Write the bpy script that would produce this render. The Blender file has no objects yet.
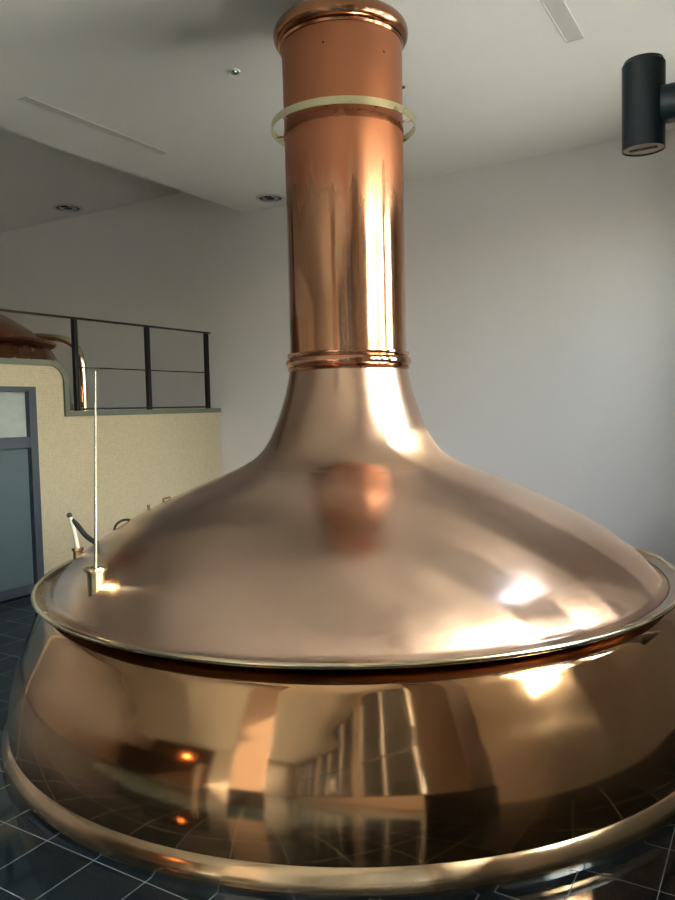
import bpy, bmesh, math
from mathutils import Vector, Matrix

PI = math.pi
col = bpy.context.scene.collection
R = math.radians

# ------------------------------------------------------------------ helpers
def bm_obj(name, bm, mat, parent=None, smooth=True, loc=None, sharp=35):
    bmesh.ops.remove_doubles(bm, verts=bm.verts, dist=1e-5)
    bmesh.ops.recalc_face_normals(bm, faces=bm.faces)
    me = bpy.data.meshes.new(name)
    if smooth:
        for f in bm.faces:
            f.smooth = True
        for e in bm.edges:
            if len(e.link_faces) == 2 and e.calc_face_angle(0) > R(sharp):
                e.smooth = False
    bm.to_mesh(me); bm.free()
    me.materials.append(mat)
    o = bpy.data.objects.new(name, me)
    col.objects.link(o)
    if loc is not None:
        o.location = loc
    if parent is not None:
        o.parent = parent
    return o

def tag(o, label=None, cat=None, group=None, kind=None):
    if label: o['label'] = label
    if cat: o['category'] = cat
    if group: o['group'] = group
    if kind: o['kind'] = kind
    return o

def thing(name, label, cat, loc=(0, 0, 0), group=None):
    o = bpy.data.objects.new(name, None)
    col.objects.link(o)
    o.location = loc
    o.empty_display_size = .1
    return tag(o, label, cat, group)

def add_box(bm, x0, x1, y0, y1, z0, z1, bevel=0.0):
    r = bmesh.ops.create_cube(bm, size=1)
    vs = r['verts']
    bmesh.ops.scale(bm, vec=(x1 - x0, y1 - y0, z1 - z0), verts=vs)
    bmesh.ops.translate(bm, vec=((x0 + x1) / 2, (y0 + y1) / 2, (z0 + z1) / 2), verts=vs)
    if bevel > 0:
        es = list({e for v in vs for e in v.link_edges})
        bmesh.ops.bevel(bm, geom=es, offset=bevel, segments=2, affect='EDGES', profile=.7)

def box(name, dims, mat, parent=None, bevel=0.0, loc=None):
    bm = bmesh.new(); add_box(bm, *dims, bevel=bevel)
    return bm_obj(name, bm, mat, parent, smooth=False, loc=loc)

def spline(pts, n=6):
    """Catmull-Rom through 2D/3D points"""
    P = [Vector(p) for p in pts]
    out = []
    for i in range(len(P) - 1):
        p0 = P[i - 1] if i else P[0] * 2 - P[1]
        p1, p2 = P[i], P[i + 1]
        p3 = P[i + 2] if i + 2 < len(P) else P[-1] * 2 - P[-2]
        for k in range(n):
            t = k / n
            out.append(.5 * ((2 * p1) + (p2 - p0) * t + (2 * p0 - 5 * p1 + 4 * p2 - p3) * t * t
                             + (3 * p1 - p0 - 3 * p2 + p3) * t ** 3))
    out.append(P[-1])
    return out

def add_lathe(bm, prof, seg=160, center=(0, 0, 0), closed=False):
    cx, cy, cz = center
    rings = []
    for p in prof:
        r, z = p[0], p[1]
        if r < 1e-6:
            rings.append([bm.verts.new((cx, cy, cz + z))])
        else:
            rings.append([bm.verts.new((cx + r * math.cos(2 * PI * k / seg), cy + r * math.sin(2 * PI * k / seg), cz + z))
                          for k in range(seg)])
    n = len(rings)
    for i in range(n if closed else n - 1):
        a, b = rings[i], rings[(i + 1) % n]
        for k in range(seg):
            k2 = (k + 1) % seg
            if len(a) == 1 and len(b) == 1: continue
            if len(a) == 1: bm.faces.new((a[0], b[k], b[k2]))
            elif len(b) == 1: bm.faces.new((a[k], a[k2], b[0]))
            else: bm.faces.new((a[k], a[k2], b[k2], b[k]))

def lathe(name, prof, mat, parent=None, seg=160, center=(0, 0, 0), closed=False, loc=None, sharp=35):
    bm = bmesh.new(); add_lathe(bm, prof, seg, center, closed)
    return bm_obj(name, bm, mat, parent, loc=loc, sharp=sharp)

def torus_prof(Rm, zc, rr, rz=None, n=20):
    rz = rz or rr
    return [(Rm + rr * math.cos(2 * PI * k / n), zc + rz * math.sin(2 * PI * k / n)) for k in range(n)]

def add_tube(bm, pts, rad, seg=12, cap=True):
    P = [Vector(p) for p in pts]
    rads = rad if isinstance(rad, (list, tuple)) else [rad] * len(P)
    prev_n = None; rings = []
    for i, p in enumerate(P):
        t = (P[min(i + 1, len(P) - 1)] - P[max(i - 1, 0)]).normalized()
        if prev_n is None:
            a = Vector((0, 0, 1)) if abs(t.z) < .9 else Vector((1, 0, 0))
            nrm = t.cross(a).normalized()
        else:
            nrm = (prev_n - t * prev_n.dot(t)).normalized()
        prev_n = nrm; b = t.cross(nrm)
        rings.append([bm.verts.new(p + (nrm * math.cos(2 * PI * k / seg) + b * math.sin(2 * PI * k / seg)) * rads[i])
                      for k in range(seg)])
    for a, b in zip(rings, rings[1:]):
        for k in range(seg):
            bm.faces.new((a[k], a[(k + 1) % seg], b[(k + 1) % seg], b[k]))
    if cap:
        bm.faces.new(rings[0][::-1]); bm.faces.new(rings[-1])

def tube(name, pts, rad, mat, parent=None, seg=12):
    bm = bmesh.new(); add_tube(bm, pts, rad, seg)
    return bm_obj(name, bm, mat, parent, sharp=50)

# ------------------------------------------------------------------ materials
def new_mat(name):
    m = bpy.data.materials.new(name); m.use_nodes = True
    nt = m.node_tree
    b = nt.nodes['Principled BSDF']
    return m, nt, b

def N(nt, typ, **kw):
    n = nt.nodes.new(typ)
    for k, v in kw.items():
        if k in n.inputs: n.inputs[k].default_value = v
        else: setattr(n, k, v)
    return n

def simple(name, rgb, rough=.5, metal=0.0, var=.06, scale=8.0, bump=0.0, bscale=40.0, spec=.5):
    m, nt, b = new_mat(name)
    tc = N(nt, 'ShaderNodeTexCoord')
    no = N(nt, 'ShaderNodeTexNoise', Scale=scale, Detail=4.0)
    nt.links.new(tc.outputs['Object'], no.inputs['Vector'])
    mx = N(nt, 'ShaderNodeMix', data_type='RGBA')
    nt.links.new(no.outputs['Fac'], mx.inputs[0])
    mx.inputs[6].default_value = [min(1, c * (1 - var)) for c in rgb] + [1]
    mx.inputs[7].default_value = [min(1, c * (1 + var)) for c in rgb] + [1]
    nt.links.new(mx.outputs[2], b.inputs['Base Color'])
    b.inputs['Roughness'].default_value = rough
    b.inputs['Metallic'].default_value = metal
    b.inputs['Specular IOR Level'].default_value = spec
    if bump > 0:
        n2 = N(nt, 'ShaderNodeTexNoise', Scale=bscale, Detail=5.0)
        nt.links.new(tc.outputs['Object'], n2.inputs['Vector'])
        bp = N(nt, 'ShaderNodeBump', Strength=bump, Distance=.01)
        nt.links.new(n2.outputs['Fac'], bp.inputs['Height'])
        nt.links.new(bp.outputs['Normal'], b.inputs['Normal'])
    return m

def copper(name, a, bcol, r0, r1, bump=.05, bscale=1.3, streak=0.0, polish=None):
    """metal with cloudy tarnish; polish=(z0,z1,rough,col): above z1 the metal is unpolished"""
    m, nt, b = new_mat(name)
    tc = N(nt, 'ShaderNodeTexCoord')
    no = N(nt, 'ShaderNodeTexNoise', Scale=1.7, Detail=6.0, Roughness=.6)
    nt.links.new(tc.outputs['Object'], no.inputs['Vector'])
    mp = N(nt, 'ShaderNodeMapping'); mp.inputs['Scale'].default_value = (14, 14, 1.2)
    nt.links.new(tc.outputs['Object'], mp.inputs['Vector'])
    st = N(nt, 'ShaderNodeTexNoise', Scale=1.0, Detail=5.0)
    nt.links.new(mp.outputs['Vector'], st.inputs['Vector'])
    av = N(nt, 'ShaderNodeMix', data_type='FLOAT'); av.inputs[0].default_value = streak
    nt.links.new(no.outputs['Fac'], av.inputs[2]); nt.links.new(st.outputs['Fac'], av.inputs[3])
    rmp = N(nt, 'ShaderNodeMapRange'); rmp.inputs['From Min'].default_value = .35; rmp.inputs['From Max'].default_value = .65
    nt.links.new(av.outputs[0], rmp.inputs['Value'])
    mx = N(nt, 'ShaderNodeMix', data_type='RGBA')
    mx.inputs[6].default_value = (*a, 1); mx.inputs[7].default_value = (*bcol, 1)
    nt.links.new(rmp.outputs['Result'], mx.inputs[0])
    rr = N(nt, 'ShaderNodeMapRange'); rr.inputs['To Min'].default_value = r0; rr.inputs['To Max'].default_value = r1
    nt.links.new(rmp.outputs['Result'], rr.inputs['Value'])
    cout, rout = mx.outputs[2], rr.outputs['Result']
    if polish:
        z0, z1, ro, cc = polish
        sx = N(nt, 'ShaderNodeSeparateXYZ'); nt.links.new(tc.outputs['Object'], sx.inputs[0])
        ad = N(nt, 'ShaderNodeMath', operation='MULTIPLY_ADD')
        nt.links.new(st.outputs['Fac'], ad.inputs[0]); ad.inputs[1].default_value = .9
        nt.links.new(sx.outputs['Z'], ad.inputs[2])
        zr = N(nt, 'ShaderNodeMapRange'); zr.inputs['From Min'].default_value = z0 + .45; zr.inputs['From Max'].default_value = z1 + .45
        nt.links.new(ad.outputs[0], zr.inputs['Value'])
        m2 = N(nt, 'ShaderNodeMix', data_type='RGBA'); m2.inputs[7].default_value = (*cc, 1)
        nt.links.new(zr.outputs['Result'], m2.inputs[0]); nt.links.new(cout, m2.inputs[6])
        m3 = N(nt, 'ShaderNodeMix', data_type='FLOAT'); m3.inputs[3].default_value = ro
        nt.links.new(zr.outputs['Result'], m3.inputs[0]); nt.links.new(rout, m3.inputs[2])
        cout, rout = m2.outputs[2], m3.outputs[0]
    nt.links.new(cout, b.inputs['Base Color']); nt.links.new(rout, b.inputs['Roughness'])
    b.inputs['Metallic'].default_value = 1.0
    if bump > 0:
        n2 = N(nt, 'ShaderNodeTexNoise', Scale=bscale, Detail=1.5)
        nt.links.new(tc.outputs['Object'], n2.inputs['Vector'])
        bp = N(nt, 'ShaderNodeBump', Strength=bump, Distance=.1)
        nt.links.new(n2.outputs['Fac'], bp.inputs['Height'])
        nt.links.new(bp.outputs['Normal'], b.inputs['Normal'])
    return m

M = {}
M['dome'] = copper('satin copper', (.58, .405, .305), (.64, .46, .355), .17, .24, bump=.03)
M['neck'] = copper('neck copper', (.54, .36, .25), (.61, .43, .31), .20, .27, bump=.03)
M['shell'] = copper('polished golden copper', (.44, .26, .13), (.52, .325, .175), .05, .10, bump=.07, bscale=1.6)
M['pipe'] = copper('chimney copper', (.44, .225, .12), (.54, .31, .18), .09, .15, bump=.05, bscale=2.2, streak=.5,
                   polish=(2.55, 2.95, .40, (.38, .15, .075)))
M['collar'] = copper('collar copper', (.58, .29, .17), (.66, .37, .23), .06, .10, bump=.02)
M['foot'] = copper('foot ring brass copper', (.46, .34, .20), (.54, .41, .26), .14, .22, bump=.03)
M['cap'] = copper('cap copper', (.28, .13, .07), (.40, .20, .11), .12, .28, bump=.05, bscale=6)
M['rim'] = copper('rim brass', (.62, .56, .38), (.74, .67, .47), .10, .20, bump=.02)
M['flange'] = copper('flange copper', (.30, .22, .16), (.38, .29, .22), .2, .3, bump=.03)
M['brass'] = copper('bright brass', (.55, .44, .24), (.64, .54, .33), .12, .2, bump=.02)
M['halo'] = copper('pale brass band', (.52, .50, .29), (.62, .60, .38), .22, .35, bump=.02)
M['oldcopper'] = copper('old red copper', (.34, .14, .08), (.44, .20, .11), .2, .32, bump=.04)
M['under'] = copper('dull underside copper with painted shade', (.16, .085, .045), (.22, .12, .07), .4, .5, bump=.03)  # shade of the recess below the rim is put into this dark colour
M['steel'] = simple('brushed foot steel', (.42, .50, .55), .15, 1.0, .04)
M['rod'] = simple('polished rod', (.34, .34, .27), .25, 1.0, .03)
M['black'] = simple('black painted steel', (.002, .0022, .0022), .55, 0, .1)
M['rubber'] = simple('black rubber', (.006, .006, .006), .75, 0, .1)
M['wall'] = simple('painted plaster', (.78, .735, .69), .92, 0, .02, 2.0, .12, 120)
M['ceil'] = simple('painted ceiling', (.84, .83, .775), .95, 0, .015, 2.0, .06, 90)
M['stone'] = simple('green grey stone coping', (.085, .10, .07), .7, 0, .22, 60.0, .1, 60)
M['frame'] = simple('blue grey door frame', (.024, .036, .048), .45, 0, .06)
M['leaf'] = simple('blue grey door panel', (.058, .083, .092), .3, 0, .08, 3.0)
M['frost'] = simple('frosted pane', (.24, .265, .25), .35, 0, .22, 9.0)
M['plastic'] = simple('cream plaster slot', (.62, .61, .55), .6, 0, .03)
M['slot'] = simple('diffuser slot', (.60, .59, .54), .6, 0, .04)
M['lampbody'] = simple('dark petrol lamp enamel', (.004, .017, .027), .3, 0, .08)
M['lampglass'] = simple('grey lamp lens', (.22, .24, .24), .35, 0, .05)
M['darkvent'] = simple('dark vent bore', (.03, .03, .028), .6, 0, .1)
M['tubing'] = simple('milky sight tube', (.55, .52, .38), .25, 0, .05)
M['plinth'] = simple('dark plinth stone', (.02, .022, .024), .2, 0, .2, 20)
M['pink'] = simple('pinkish plaster', (.44, .34, .285), .85, 0, .03)
M['wood'] = simple('dark stained wood', (.035, .020, .012), .4, 0, .3, 5)
M['facade'] = simple('pale rendered facade', (.72, .66, .54), .9, 0, .05)
M['ground'] = simple('light paving outdoors', (.60, .57, .52), .9, 0, .1)
M['winframe'] = simple('window frame grey', (.10, .11, .12), .45, 0, .05)

# dark speckled floor tiles with thin pale joints
def floor_mat(name, sx, sy, ox, oy, tile_a, tile_b, mortar, msize, rough, speck=True, bumpk=.0, axes='XY'):
    m, nt, b = new_mat(name)
    tc = N(nt, 'ShaderNodeTexCoord')
    sp = N(nt, 'ShaderNodeSeparateXYZ'); nt.links.new(tc.outputs['Object'], sp.inputs[0])
    cb = N(nt, 'ShaderNodeCombineXYZ')
    for k, (ax, o) in enumerate(zip(axes, (ox, oy))):
        s = N(nt, 'ShaderNodeMath', operation='SUBTRACT')
        nt.links.new(sp.outputs[ax], s.inputs[0]); s.inputs[1].default_value = o
        nt.links.new(s.outputs[0], cb.inputs[k])
    br = N(nt, 'ShaderNodeTexBrick', offset=0.0, squash=1.0)
    br.inputs['Scale'].default_value = 1.0
    br.inputs['Brick Width'].default_value = sx
    br.inputs['Row Height'].default_value = sy
    br.inputs['Mortar Size'].default_value = msize
    br.inputs['Mortar Smooth'].default_value = .1
    br.inputs['Bias'].default_value = 0
    br.inputs['Color1'].default_value = (*tile_a, 1)
    br.inputs['Color2'].default_value = (*tile_b, 1)
    br.inputs['Mortar'].default_value = (*mortar, 1)
    nt.links.new(cb.outputs[0], br.inputs['Vector'])
    c = br.outputs['Color']
    if speck:
        vo = N(nt, 'ShaderNodeTexNoise', Scale=260.0, Detail=2.0)
        nt.links.new(tc.outputs['Object'], vo.inputs['Vector'])
        mr = N(nt, 'ShaderNodeMapRange'); mr.inputs['From Min'].default_value = .66; mr.inputs['From Max'].default_value = .74
        nt.links.new(vo.outputs['Fac'], mr.inputs['Value'])
        mx = N(nt, 'ShaderNodeMix', data_type='RGBA'); mx.inputs[7].default_value = (.14, .19, .21, 1)
        nt.links.new(mr.outputs['Result'], mx.inputs[0]); nt.links.new(c, mx.inputs[6]); c = mx.outputs[2]
    nt.links.new(c, b.inputs['Base Color'])
    rg = N(nt, 'ShaderNodeMapRange'); rg.inputs['To Min'].default_value = rough; rg.inputs['To Max'].default_value = .7
    nt.links.new(br.outputs['Fac'], rg.inputs['Value']); nt.links.new(rg.outputs['Result'], b.inputs['Roughness'])
    if bumpk:
        bp = N(nt, 'ShaderNodeBump', Strength=bumpk, Distance=.004, invert=True)
        nt.links.new(br.outputs['Fac'], bp.inputs['Height']); nt.links.new(bp.outputs['Normal'], b.inputs['Normal'])
    return m
M['floor'] = floor_mat('dark speckled floor tile', .258, .266, -.337 - 30 * .258, 2.845 - 60 * .266,
                       (.003, .006, .008), (.0045, .009, .0115), (.13, .15, .15), .0017, .07)
M['mosaic'] = floor_mat('beige mosaic', .021, .021, 0, 0, (.35, .295, .19), (.295, .245, .155), (.40, .355, .26), .0016, .35,
                        speck=False, bumpk=.2, axes='YZ')

def glass_mat():
    m = bpy.data.materials.new('window glass'); m.use_nodes = True
    nt = m.node_tree; nt.nodes.clear()
    out = N(nt, 'ShaderNodeOutputMaterial'); mx = N(nt, 'ShaderNodeMixShader')
    tr = N(nt, 'ShaderNodeBsdfTransparent'); tr.inputs[0].default_value = (.93, .96, .95, 1)
    gl = N(nt, 'ShaderNodeBsdfGlossy'); gl.inputs['Roughness'].default_value = .02
    fr = N(nt, 'ShaderNodeFresnel'); fr.inputs['IOR'].default_value = 1.45
    nt.links.new(fr.outputs[0], mx.inputs[0]); nt.links.new(tr.outputs[0], mx.inputs[1])
    nt.links.new(gl.outputs[0], mx.inputs[2]); nt.links.new(mx.outputs[0], out.inputs[0])
    return m
M['glass'] = glass_mat()

def emit(name, rgb, s):
    m, nt, b = new_mat(name)
    b.inputs['Base Color'].default_value = (*rgb, 1)
    b.inputs['Emission Color'].default_value = (*rgb, 1)
    b.inputs['Emission Strength'].default_value = s
    return m
M['candle'] = emit('warm lamp glow', (1.0, .36, .10), 9)

# ------------------------------------------------------------------ the setting
XR, YB, YF, XL = 1.05, 6.97, -9.0, -12.0      # window wall, back wall, far wall behind the camera, gallery end
HC, HR, XS = 3.9, 4.28, -5.36                  # ceiling, recessed ceiling, edge of the lower ceiling
XT, ZP = -5.8, 1.655                           # face of the tiled gallery wall, gallery floor

def struct(o):
    o['kind'] = 'structure'; return o

struct(box('floor', (XL - .2, XR + .2, YF - .2, YB + .2, -.2, 0), M['floor']))
SKX0, SKX1, SKY0, SKY1 = .25, .95, 4.35, 5.65   # rooflight beside the window wall
bm = bmesh.new()
for d in ((XS, SKX0, YF - .2, YB + .2), (SKX0, XR + .2, YF - .2, SKY0), (SKX0, XR + .2, SKY1, YB + .2), (SKX1, XR + .2, SKY0, SKY1)):
    add_box(bm, *d, HC, HR + .3)
struct(bm_obj('ceiling', bm, M['ceil'], smooth=False))
struct(box('ceiling', (XL - .2, XS - .001, YF - .2, YB + .2, HR, HR + .3), M['ceil']))
struct(box('wall_back', (XL - .2, XR + .2, YB, YB + .2, 0, HR), M['wall']))
struct(box('wall_gallery', (XL - .2, XL, YF, YB, 0, HR), M['wall']))

def wall_with_holes(name, axis, c0, c1, a0, a1, z0, z1, holes, mat):
    """wall slab; axis = the direction it runs along; holes (a0,a1,z0,z1) sorted, not overlapping in a"""
    bm = bmesh.new(); cur = a0
    def bx(p, q, r, s):
        if q - p < 1e-4 or s - r < 1e-4: return
        if axis == 'Y': add_box(bm, c0, c1, p, q, r, s)
        else: add_box(bm, p, q, c0, c1, r, s)
    for h in holes:
        bx(cur, h[0], z0, z1); bx(h[0], h[1], z0, h[2]); bx(h[0], h[1], h[3], z1); cur = h[1]
    bx(cur, a1, z0, z1)
    return struct(bm_obj(name, bm, mat, smooth=False))

def window(idx, axis, c, a0, a1, z0, z1, nx, nz):
    root = bpy.data.objects.new('window_%d' % idx, None); col.objects.link(root); struct(root)
    bm = bmesh.new(); w = .05
    def bx(p, q, r, s, d=.04):
        if axis == 'Y': add_box(bm, c - d, c + d, p, q, r, s)
        else: add_box(bm, p, q, c - d, c + d, r, s)
    bx(a0, a1, z0, z0 + w); bx(a0, a1, z1 - w, z1)
    bx(a0, a0 + w, z0 + w, z1 - w); bx(a1 - w, a1, z0 + w, z1 - w)
    for i in range(1, nx):
        p = a0 + (a1 - a0) * i / nx; bx(p - w / 2, p + w / 2, z0 + w, z1 - w, .038)
    for i in range(1, nz):
        p = z0 + (z1 - z0) * i / nz; bx(a0 + w, a1 - w, p - w / 2, p + w / 2, .036)
    bm_obj('window_frame', bm, M['winframe'], root, smooth=False)
    if axis == 'Y': box('pane', (c - .004, c + .004, a0 + w, a1 - w, z0 + w, z1 - w), M['glass'], root)
    else: box('pane', (a0 + w, a1 - w, c - .004, c + .004, z0 + w, z1 - w), M['glass'], root)
    # light portal in the opening (daylight sampling)
    ld = bpy.data.lights.new('daylight_portal', 'AREA'); ld.shape = 'RECTANGLE'
    ld.size = a1 - a0; ld.size_y = z1 - z0; ld.cycles.is_portal = True
    lo = bpy.data.objects.new('daylight_portal', ld); col.objects.link(lo); lo.parent = root
    mid = (a0 + a1) / 2
    if axis == 'Y':
        lo.location = (c + .12, mid, (z0 + z1) / 2)
        lo.rotation_euler = (R(90), 0, R(90))
    else:
        lo.location = (mid, c - .12, (z0 + z1) / 2)
        lo.rotation_euler = (R(90), 0, 0)

right_holes = [(-8.7, -5.6, .25, 3.7), (-5.3, -2.2, .25, 3.7), (-1.9, 1.15, .25, 3.7), (2.42, 3.04, 1.35, 3.5), (3.12, 3.44, 1.6, 3.55), (3.72, 4.35, 1.6, 3.45), (4.75, 5.75, 1.0, 3.5)]
wall_with_holes('wall_right', 'Y', XR, XR + .2, YF, YB, 0, HC, right_holes, M['wall'])
for i, h in enumerate(right_holes):
    window(i + 1, 'Y', XR + .1, *h, 3 if i < 3 else 1, 2 if i < 3 else 1)
back_holes = [(-1.25, -.9, .9, 2.6)]
wall_with_holes('wall_front', 'X', YF - .2, YF, XL, XR, 0, HR, back_holes, M['wall'])
for i, h in enumerate(back_holes):
    window(i + 8, 'X', YF - .1, *h, 1, 2)

rfl = bpy.data.objects.new('window_9', None); col.objects.link(rfl); struct(rfl)
bm = bmesh.new()
for d in ((SKX0, SKX0 + .05, SKY0, SKY1), (SKX1 - .05, SKX1, SKY0, SKY1), (SKX0 + .05, SKX1 - .05, SKY0, SKY0 + .05),
          (SKX0 + .05, SKX1 - .05, SKY1 - .05, SKY1), (SKX0 + .05, SKX1 - .05, 4.98, 5.02)):
    add_box(bm, *d, HC + .12, HC + .18)
bm_obj('window_frame', bm, M['winframe'], rfl, smooth=False)
box('pane', (SKX0 + .05, SKX1 - .05, SKY0 + .05, SKY1 - .05, HC + .145, HC + .152), M['glass'], rfl)
# square pillars with dark plinths (they show mirrored in the kettle)
for (x0, x1, y0, y1) in ((-.10, .36, 1.38, 1.86), (-1.90, -1.32, -1.15, -.6)):
    p = box('pillar', (x0, x1, y0, y1, 0, HC), M['pink'], None, .01); struct(p)
    q = box('plinth', (x0 - .015, x1 + .015, y0 - .015, y1 + .015, 0, .30), M['plinth'], p, .004)

# tiled gallery wall: outline in Y-Z with a stepped, rounded top, extruded in X
def arc(cy, cz, r, a0, a1, n=10):
    return [(cy + r * math.cos(R(a0 + (a1 - a0) * k / n)), cz + r * math.sin(R(a0 + (a1 - a0) * k / n))) for k in range(n + 1)]

def prism(bm, outline, x0, x1):
    a = [bm.verts.new((x0, y, z)) for y, z in outline]
    b = [bm.verts.new((x1, y, z)) for y, z in outline]
    n = len(a)
    for i in range(n):
        bm.faces.new((a[i], a[(i + 1) % n], b[(i + 1) % n], b[i]))
    return a, b

ZH, YS, BW = 2.125, 4.755, .052
outer = [(-8.95, ZH)] + arc(YS - .20, ZH - .20, .20, 90, 0) + [(YS, ZP), (YB - .01, ZP)]
inner = [(-8.95, ZH - BW)] + arc(YS - .20, ZH - .20, .20 - BW, 90, 0) + [(YS - BW, ZP - BW), (YB - .01, ZP - BW)]
# door opening y 3.36..4.37, z 0..1.875
D0, D1, DZ = 2.30, 4.395, 1.88
bm = bmesh.new()
add_box(bm, XT - .28, XT, 2.2, D0, 0, ZH - BW)
add_box(bm, XT - .28, XT, D0, D1, DZ, ZH - BW)
poly = [(D1, 0), (YB - .01, 0)] + inner[::-1][:-1] + [(D1, ZH - BW)]
a, b = prism(bm, poly, XT - .28, XT)
bm.faces.new(a); bm.faces.new(b[::-1])
struct(bm_obj('wall_left', bm, M['mosaic'], smooth=False))
struct(box('wall_panelling', (XT - .28, XT, -8.95, 2.195, 0, ZH - BW), M['wood']))
bm = bmesh.new()
o1 = [(y, z) for y, z in outer]; i1 = inner[::-1]
def strip(bm, outer, inner, x0, x1):
    n = len(outer)
    V = [[bm.verts.new((x, y, z)) for y, z in L] for x in (x0, x1) for L in (outer, inner)]
    oa, ia, ob, ib = V
    for i in range(n - 1):
        bm.faces.new((oa[i], oa[i + 1], ob[i + 1], ob[i])); bm.faces.new((ia[i], ia[i + 1], ib[i + 1], ib[i]))
        bm.faces.new((oa[i], oa[i + 1], ia[i + 1], ia[i])); bm.faces.new((ob[i], ob[i + 1], ib[i + 1], ib[i]))
    for k in (0, n - 1): bm.faces.new((oa[k], ob[k], ib[k], ia[k]))
inner_al = [(-8.95, ZH - BW)] + arc(YS - .20, ZH - .20, .20 - BW, 90, 0) + [(YS - BW, ZP - BW), (YB - .01, ZP - BW)]
strip(bm, outer, inner_al, XT - .30, XT + .02)
struct(bm_obj('trim_coping', bm, M['stone'], smooth=True, sharp=40))
struct(box('floor_gallery', (XL, XT - .30, -8.95, YB - .01, 0, ZP - .006), M['plinth']))

# door in the tiled wall
door = bpy.data.objects.new('door_1', None); col.objects.link(door); struct(door); door.location = (XT, D0, 0)
bm = bmesh.new()
add_box(bm, -.10, .012, 0, .075, 0, DZ, .003); add_box(bm, -.10, .012, D1 - D0 - .075, D1 - D0, 0, DZ, .003)
add_box(bm, -.10, .012, .075, D1 - D0 - .075, DZ - .045, DZ, .003)
add_box(bm, -.10, .006, .075, D1 - D0 - .075, 1.33, 1.432, .003)
DM = (D1 - D0) / 2
add_box(bm, -.10, .004, DM - .04, DM + .04, 0, 1.33, .003)
bm_obj('door_frame', bm, M['frame'], door, smooth=False)
box('transom_pane', (-.06, -.045, .075, D1 - D0 - .075, 1.432, DZ - .045), M['frost'], door)
for (l0, l1, hy) in ((.08, DM - .045, DM - .12), (DM + .045, D1 - D0 - .08, DM + .12)):
    lf = box('door_leaf', (-.075, -.035, l0, l1, .012, 1.325), M['leaf'], door, .003)
    box('kick_plate', (-.034, -.022, l0, l1, .012, .10), M['frame'], lf, .002)
    bm = bmesh.new(); add_tube(bm, [(-.035, hy, .92), (.015, hy, .92), (.015, hy, 1.1), (-.035, hy, 1.1)], .009)
    bm_obj('door_handle', bm, M['steel'], lf)

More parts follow.
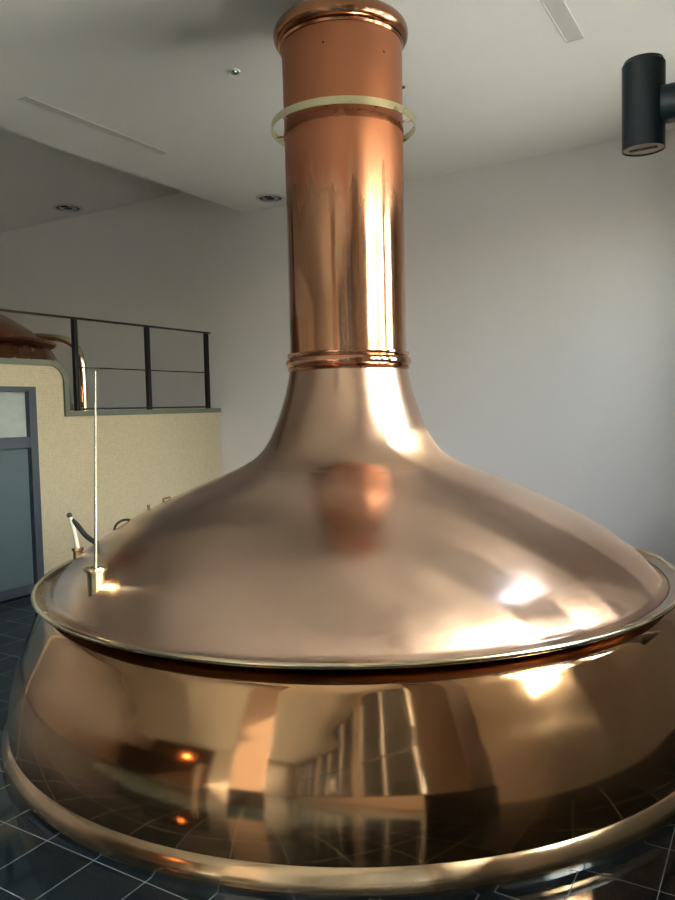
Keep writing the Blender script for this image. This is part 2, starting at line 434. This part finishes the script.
# ------------------------------------------------------------------ brewing kettle
def make_kettle(label, loc, full=True):
    root = thing('brewing_kettle', label, 'brewing kettle', loc)
    mats = M if full else {k: M['oldcopper'] for k in M}
    # foot ring
    if full:
        lathe('steel_plinth_ring', [(1.84, .0), (1.885, .0), (1.888, .022), (1.84, .026)], M['steel'], root, 192)
    ft = spline([(1.855, .108), (1.862, .104), (1.874, .088), (1.886, .062), (1.890, .040), (1.886, .024), (1.84, .018)], 5)
    lathe('foot_ring', ft, mats['foot'], root, 192, sharp=60)
    # shell (belly)
    sk = spline([(1.50, .688), (1.61, .686), (1.656, .678), (1.686, .652), (1.710, .61), (1.738, .555), (1.764, .50),
                 (1.788, .45), (1.808, .40), (1.824, .35), (1.836, .30), (1.846, .25), (1.853, .20), (1.857, .15), (1.859, .102)], 5)
    lathe('shell', sk, mats['shell'], root, 224, sharp=60)
    # flange below the rim
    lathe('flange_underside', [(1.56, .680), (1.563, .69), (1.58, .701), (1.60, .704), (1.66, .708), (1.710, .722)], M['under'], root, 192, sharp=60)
    fl = [(1.710, .722), (1.716, .742), (1.70, .730), (1.68, .724), (1.655, .7225)]
    lathe('flange', fl, mats['flange'], root, 192, sharp=60)
    lathe('rim', torus_prof(1.718, .738, .0115, .0115), mats['rim'], root, 224, closed=True, sharp=60)
    # dome
    dm = spline([(1.660, .722), (1.630, .734), (1.604, .764), (1.565, .808), (1.50, .866), (1.42, .922), (1.34, .974), (1.25, 1.027),
                 (1.16, 1.073), (1.07, 1.117), (.97, 1.161), (.87, 1.203), (.77, 1.243), (.68, 1.280), (.61, 1.312)], 4)
    off = (-.010, -.006, 0) if full else None   # the dome and chimney sit a finger's width off the shell's centre
    lathe('dome', dm, mats['dome'], root, 224, sharp=60, loc=off)
    nk = spline([(.61, 1.312), (.55, 1.347), (.50, 1.393), (.458, 1.455), (.42, 1.535), (.388, 1.62), (.363, 1.70), (.346, 1.77), (.335, 1.83), (.332, 1.85)], 5)
    lathe('neck', nk, mats['neck'], root, 192, sharp=60, loc=off)
    cl = ([(.332, 1.838), (.344, 1.838), (.346, 1.846)] + [(.334 + .022 * math.cos(t), 1.880 + .028 * math.sin(t)) for t in
          [R(-80 + 160 * k / 14) for k in range(15)]] + [(.345, 1.916), (.345, 1.930), (.328, 1.934)])
    lathe('collar', cl, mats['collar'], root, 192, sharp=50, loc=off)
    if not full:
        lathe('chimney', [(.327, 1.92), (.327, HR - ZP - .002)], mats['pipe'], root, 160)
        return root
    ch = lathe('chimney', [(.327, 1.92), (.327, 2.3), (.327, 2.7), (.329, 3.17), (.333, 3.64)], M['pipe'], root, 192, loc=off)
    tag(ch, 'copper chimney, mirror polished below and matt orange at the top')
    # dark rivet specks on the unpolished part
    for ang, z in ((-76.5, 3.50), (-18.5, 3.475)):
        a = R(ang); bm = bmesh.new()
        bmesh.ops.create_icosphere(bm, subdivisions=2, radius=.008)
        bm_obj('rivet', bm, M['darkvent'], ch, loc=(.328 * math.cos(a), .328 * math.sin(a), z))
    # cap: fillet bead and big rolled torus, stub up to the ceiling
    cp = ([(.327, 3.575), (.340, 3.578), (.345, 3.590), (.338, 3.602)] +
          [(.332 + .040 * math.cos(t), 3.648 + .050 * math.sin(t)) for t in [R(-70 + 175 * k / 22) for k in range(23)]] +
          [(.26, 3.715), (.16, 3.73), (.125, 3.74), (.12, 3.76), (.12, HC - .022)])
    lathe('cap', cp, M['cap'], root, 192, sharp=50, loc=(-.014, -.008, .022))
    # brass band on stand-off brackets
    hz = 3.178
    band = lathe('band', [(.394, hz - .019), (.400, hz - .019), (.400, hz + .019), (.394, hz + .019)], M['halo'], root, 192, closed=True, sharp=30, loc=off)
    tag(band, 'pale brass band ring held clear of the chimney')
    for k in range(8):
        a = R(k * 45 + 15)
        bm = bmesh.new()
        add_tube(bm, [(.326 * math.cos(a), .326 * math.sin(a), hz), (.395 * math.cos(a), .395 * math.sin(a), hz)], .006, 8)
        bm_obj('band_bracket', bm, M['brass'], band)
    lathe('clamp_strip', [(.329, hz - .055), (.333, hz - .055), (.333, hz - .02), (.329, hz - .02)], M['oldcopper'], root, 192, closed=True, loc=off)
    return root

KX, KY = -2.105, 3.684
kettle = make_kettle('large polished copper brewing kettle with tall chimney on the dark tiled floor', (KX, KY, 0))

def kl(x, y, z): return (x - KX, y - KY, z)
# dip rod fitting on the left of the dome
px, py = -2.612 - KX, 2.25 - KY
pot = lathe('rod_socket', spline([(.039, .79), (.039, .84), (.040, .90), (.041, .925)], 2) + [(.046, .927), (.046, .934)], M['brass'], kettle, 40, (px, py, 0), sharp=40)
tag(pot, 'small brass socket pot on the dome')
lathe('socket_lid', [(.0, .952), (.012, .952), (.050, .949), (.053, .944), (.053, .935), (.049, .931), (0, .931)], M['brass'], pot, 40, (px, py, 0))
tube('dip_rod', [(px, py, .95), (px + .015, py, 1.2), (px + .038, py, 1.6), (px + .05, py, 1.812)], [.0065, .006, .005, .003], M['rod'], pot, 16)
# sampling pipe with black hose, behind it
sx, sy = -3.294 - KX, 2.721 - KY
sp = lathe('sample_socket', [(.026, .78), (.026, .88), (.032, .885), (.032, .90), (0, .902)], M['brass'], kettle, 32, (sx, sy, 0), sharp=40)
tube('sight_tube', [kl(-3.294, 2.721, .895), kl(-3.33, 2.735, .97), kl(-3.375, 2.75, 1.055)], .012, M['tubing'], sp)
tube('hose', spline([kl(-3.375, 2.752, 1.045), kl(-3.33, 2.755, 1.015), kl(-3.27, 2.765, .955), kl(-3.19, 2.79, .905)], 5), .014, M['rubber'], sp)
bm = bmesh.new(); bmesh.ops.create_icosphere(bm, subdivisions=2, radius=.016)
bm_obj('hose_nipple', bm, M['darkvent'], sp, loc=kl(-3.385, 2.75, 1.068))
# lifting handle and catch on the far side of the dome
hpts = []
for k in range(13):
    t = PI * k / 12
    c0, c1 = Vector(kl(-3.215, 2.915, .950)), Vector(kl(-3.13, 2.985, 1.000))
    p = c0.lerp(c1, .5 - .5 * math.cos(t)) + Vector((-.3, -.25, .92)).normalized() * .05 * math.sin(t)
    hpts.append(p)
tube('dome_handle', hpts, .007, M['black'], kettle)
tube('catch_pin', [kl(-3.085, 3.06, 1.055), kl(-3.09, 3.055, 1.105)], .009, M['brass'], kettle, 10)
bm = bmesh.new()
add_tube(bm, [kl(-3.03, 3.12, 1.085), kl(-3.035, 3.115, 1.135), kl(-3.00, 3.14, 1.142)], .007, 10)
bm_obj('dome_catch', bm, M['brass'], kettle, sharp=50)

kettle_b = make_kettle('reddish copper kettle on the raised gallery behind the tiled wall, cut by the left edge', (-8.0, 4.2, ZP - .006), full=False)

# brass-bright outlet pipe of the gallery kettle, rising behind the railing
def pl(x, y, z): return (x + 8.0, y - 4.2, z - (ZP - .006))
path = spline([pl(-7.45, 5.15, 2.40), pl(-7.2, 5.26, 2.475), pl(-6.95, 5.37, 2.475), pl(-6.72, 5.46, 2.44), pl(-6.58, 5.51, 2.36),
               pl(-6.515, 5.53, 2.25), pl(-6.5, 5.54, 2.1), pl(-6.5, 5.54, 1.9), pl(-6.5, 5.54, ZP)], 5)
pr = tube('outlet_pipe', path, .036, M['rim'], kettle_b, 20)
tag(pr, 'bent shiny pipe running down behind the railing')
lathe('pipe_flange', [(0, 0), (.065, 0), (.065, .012), (.036, .014)], M['rim'], pr, 32, (1.5, 1.34, 0))

# ------------------------------------------------------------------ railing
rl = thing('railing', 'black steel railing with two-bar posts on the stone coping of the tiled wall', 'railing', (XT - .03, 4.885, ZP))
RZ = 2.545 - ZP
box('handrail', (-.025, .025, -.35, 1.96, RZ - .012, RZ + .004), M['black'], rl, .002)
box('handrail', (-.025, .025, -4.3, -.351, RZ - .012, RZ + .004), M['black'], rl, .002)
for y in (0, .95, 1.90):
    bm = bmesh.new()
    add_box(bm, -.022, .022, y - .022, y - .006, .0, RZ - .013, .001)
    add_box(bm, -.022, .022, y + .006, y + .022, .0, RZ - .013, .001)
    add_box(bm, -.012, .012, y - .006, y + .006, .35, .40)
    bm_obj('post', bm, M['black'], rl, smooth=False)
for y in (-.95, -1.9, -2.85, -3.8):
    bm = bmesh.new()
    add_box(bm, -.022, .022, y - .022, y - .006, ZH - ZP, RZ - .013, .001)
    add_box(bm, -.022, .022, y + .006, y + .022, ZH - ZP, RZ - .013, .001)
    bm_obj('post', bm, M['black'], rl, smooth=False)
box('mid_rail', (-.006, .006, 0.02, 1.9, .412, .424), M['black'], rl)
box('bottom_rail', (-.014, .014, 0.02, 1.9, .008, .026), M['black'], rl)

# ------------------------------------------------------------------ ceiling fittings
def slot_light(label, x0, x1, y0, y1):
    root = thing('air_slot', label, 'ceiling slot', ((x0 + x1) / 2, (y0 + y1) / 2, HC), 'long air slots in the ceiling')
    w, l = (x1 - x0) / 2, (y1 - y0) / 2
    bm = bmesh.new(); t = .010
    add_box(bm, -w, -w + t, -l, l, -.004, 0); add_box(bm, w - t, w, -l, l, -.004, 0)
    add_box(bm, -w + t, w - t, -l, -l + t, -.004, 0); add_box(bm, -w + t, w - t, l - t, l, -.004, 0)
    bm_obj('slot_frame', bm, M['plastic'], root, smooth=False)
    box('slot_grille', (-w + t, w - t, -l + t, l - t, -.002, 0), M['slot'], root)
slot_light('narrow white ceiling slot left of the chimney, seen full length', -4.755, -4.655, 3.57, 5.0)
slot_light('narrow grey ceiling slot right of the chimney, cut by the top edge', -1.20, -1.085, 3.55, 4.93)

def downlight(name, label, cat, x, y, z, r, group=None):
    root = thing(name, label, cat, (x, y, z), group)
    lathe('trim_ring', [(r * .78, -.001), (r * .80, -.010), (r * .92, -.012), (r, -.004), (r, 0)], M['plastic'], root, 48)
    lathe('bore', [(0, -.002), (r * .79, -.002)], M['darkvent'], root, 40)
    lathe('inner_reflector', [(r * .28, -.007), (r * .5, -.014), (r * .6, -.003)], M['steel'], root, 40)
downlight('downlight', 'small round recessed spotlight in the ceiling left of the chimney top', 'ceiling light', -3.185, 4.08, HC, .045)
downlight('ceiling_vent', 'round ceiling vent close to the chimney where ceiling meets back wall', 'vent', -4.76, 6.67, HC, .155, 'round ceiling vents')
downlight('ceiling_vent', 'round ceiling vent in the higher dark ceiling at far left', 'vent', -7.945, 6.641, HR, .19, 'round ceiling vents')

ds = thing('smoke_detector', 'tiny dark sensor dot in the ceiling just right of the chimney band', 'sensor', (-2.339, 4.93, HC))
lathe('sensor_base', [(.022, 0), (.022, -.006), (0, -.006)], M['plastic'], ds, 24)
lathe('sensor_head', [(.016, -.0065), (.012, -.016), (0, -.019)], M['black'], ds, 24)

# ------------------------------------------------------------------ spotlight on the near pillar
LX, LY, LZ0, LZ1 = -.243, 1.62, 2.128, 2.296
lamp = thing('wall_spotlight', 'dark petrol cylindrical wall lamp at the upper right edge of the photo', 'wall lamp', (-.10, LY, 2.21))
lx = LX + .10
r = .0405
lathe('lamp_body', [(0, LZ1 - 2.21), (r * .93, LZ1 - 2.21), (r, LZ1 - 2.21 - .004), (r, LZ0 - 2.21), (r * .95, LZ0 - 2.21), (r * .95, LZ0 - 2.21 + .006)],
      M['lampbody'], lamp, 64, (lx, 0, 0), sharp=25)
lathe('lamp_cap', [(0, LZ1 - 2.21 + .004), (r * .9, LZ1 - 2.21 + .004), (r * .93, LZ1 - 2.21 + .0005)], M['lampbody'], lamp, 64, (lx, 0, 0))
ln = lathe('lamp_lens', [(0, LZ0 - 2.21 + .003), (r * .95, LZ0 - 2.21 + .003)], M['lampglass'], lamp, 64, (lx, 0, 0))
bm = bmesh.new(); add_box(bm, lx - .026, lx + .026, -.0035, .0035, LZ0 - 2.21 - .0005, LZ0 - 2.21 + .0029)
bm_obj('lens_slot', bm, M['black'], ln, smooth=False)
bm = bmesh.new(); add_tube(bm, [(lx + .035, 0, -.002), (-.006, 0, -.002)], .036, 40)
bm_obj('lamp_arm', bm, M['lampbody'], lamp, sharp=40)
bm = bmesh.new(); add_tube(bm, [(-.008, 0, -.002), (0, 0, -.002)], .05, 40)
bm_obj('wall_plate', bm, M['lampbody'], lamp, sharp=40)

# ------------------------------------------------------------------ the bar behind the camera (mirrored in the copper)
bar = thing('bar_counter', 'dark wooden bar counter behind the viewer', 'counter', (-4.6, -2.6, 0))
box('counter_body', (-1.1, 1.6, -.3, .3, 0, 1.045), M['wood'], bar, .01)
box('counter_top', (-1.15, 1.65, -.36, .36, 1.045, 1.10), M['plinth'], bar, .008)
box('back_panel', (-1.1, 1.6, -1.5, -1.44, 0, 2.3), M['wood'], bar, .01)
tl = thing('table_lamp', 'small glowing orange lamp on the bar counter', 'lamp', (-3.45, -2.6, 1.105))
lathe('lamp_base', [(0, 0), (.08, 0), (.08, .012), (.012, .02), (.010, .2)], M['black'], tl, 32)
lathe('lamp_shade', [(.09, .18), (.06, .30), (0, .305)], M['candle'], tl, 32)

# ------------------------------------------------------------------ outdoors
gnd = box('ground_outdoors', (-40, 60, -60, 60, -.5, -.25), M['ground']); struct(gnd)
for nm, d, lb in (('building', (12, 18, -26, 2.3, -.25, 3.6), 'pale rendered building across the yard'),
                  ('building', (-14, 5, -30, -20, -.25, 6.0), 'pale rendered building behind the far windows')):
    b_ = box(nm, d, M['facade'], None, .02); tag(b_, lb, 'building')

# ------------------------------------------------------------------ light
w = bpy.data.worlds.new('sky'); bpy.context.scene.world = w; w.use_nodes = True
nt = w.node_tree; bg = nt.nodes['Background']
sky = nt.nodes.new('ShaderNodeTexSky'); sky.sky_type = 'NISHITA'; sky.sun_disc = False
sky.sun_elevation = R(38); sky.sun_rotation = R(90); sky.dust_density = 2.5; sky.air_density = 1.0
nt.links.new(sky.outputs[0], bg.inputs[0]); bg.inputs[1].default_value = 1.6

sd = bpy.data.lights.new('sun', 'SUN'); sd.energy = 34.0; sd.angle = R(1.0); sd.color = (1, .90, .76)
so = bpy.data.objects.new('sun', sd); col.objects.link(so)
dirv = Vector((-.83, -.10, -.55))
so.rotation_euler = dirv.to_track_quat('-Z', 'Y').to_euler()

# ------------------------------------------------------------------ camera
f_px, pitch, roll, yaw = 744.447, .05711485, -.02310637, -.53936364
cy, sy_ = math.cos(yaw), math.sin(yaw); cp, sp_ = math.cos(pitch), math.sin(pitch); cr, sr = math.cos(roll), math.sin(roll)
up = Vector((0, 0, 1)); fwd = Vector((sy_, cy, 0)); rt = Vector((cy, -sy_, 0))
f2 = fwd * cp - up * sp_; u2 = up * cp + fwd * sp_
r3 = rt * cr + u2 * sr; u3 = u2 * cr - rt * sr
cd = bpy.data.cameras.new('camera'); co = bpy.data.objects.new('camera', cd); col.objects.link(co)
mat = Matrix((( r3.x, u3.x, -f2.x, 0), (r3.y, u3.y, -f2.y, 0), (r3.z, u3.z, -f2.z, 1.63), (0, 0, 0, 1)))
co.matrix_world = mat
cd.sensor_fit = 'VERTICAL'; cd.sensor_height = 36.0; cd.lens = f_px / 900 * 36.0
cd.clip_start = .02; cd.clip_end = 300
sc = bpy.context.scene
sc.camera = co
sc.view_settings.view_transform = 'Standard'; sc.view_settings.look = 'None'
sc.view_settings.gamma = 1; sc.view_settings.use_curve_mapping = False
sc.view_settings.exposure = 1.5
cyc = sc.cycles
cyc.max_bounces = 10; cyc.diffuse_bounces = 6; cyc.glossy_bounces = 6; cyc.transparent_max_bounces = 8
cyc.caustics_reflective = False; cyc.caustics_refractive = False
cyc.sample_clamp_indirect = 6.0
cyc.use_denoising = True
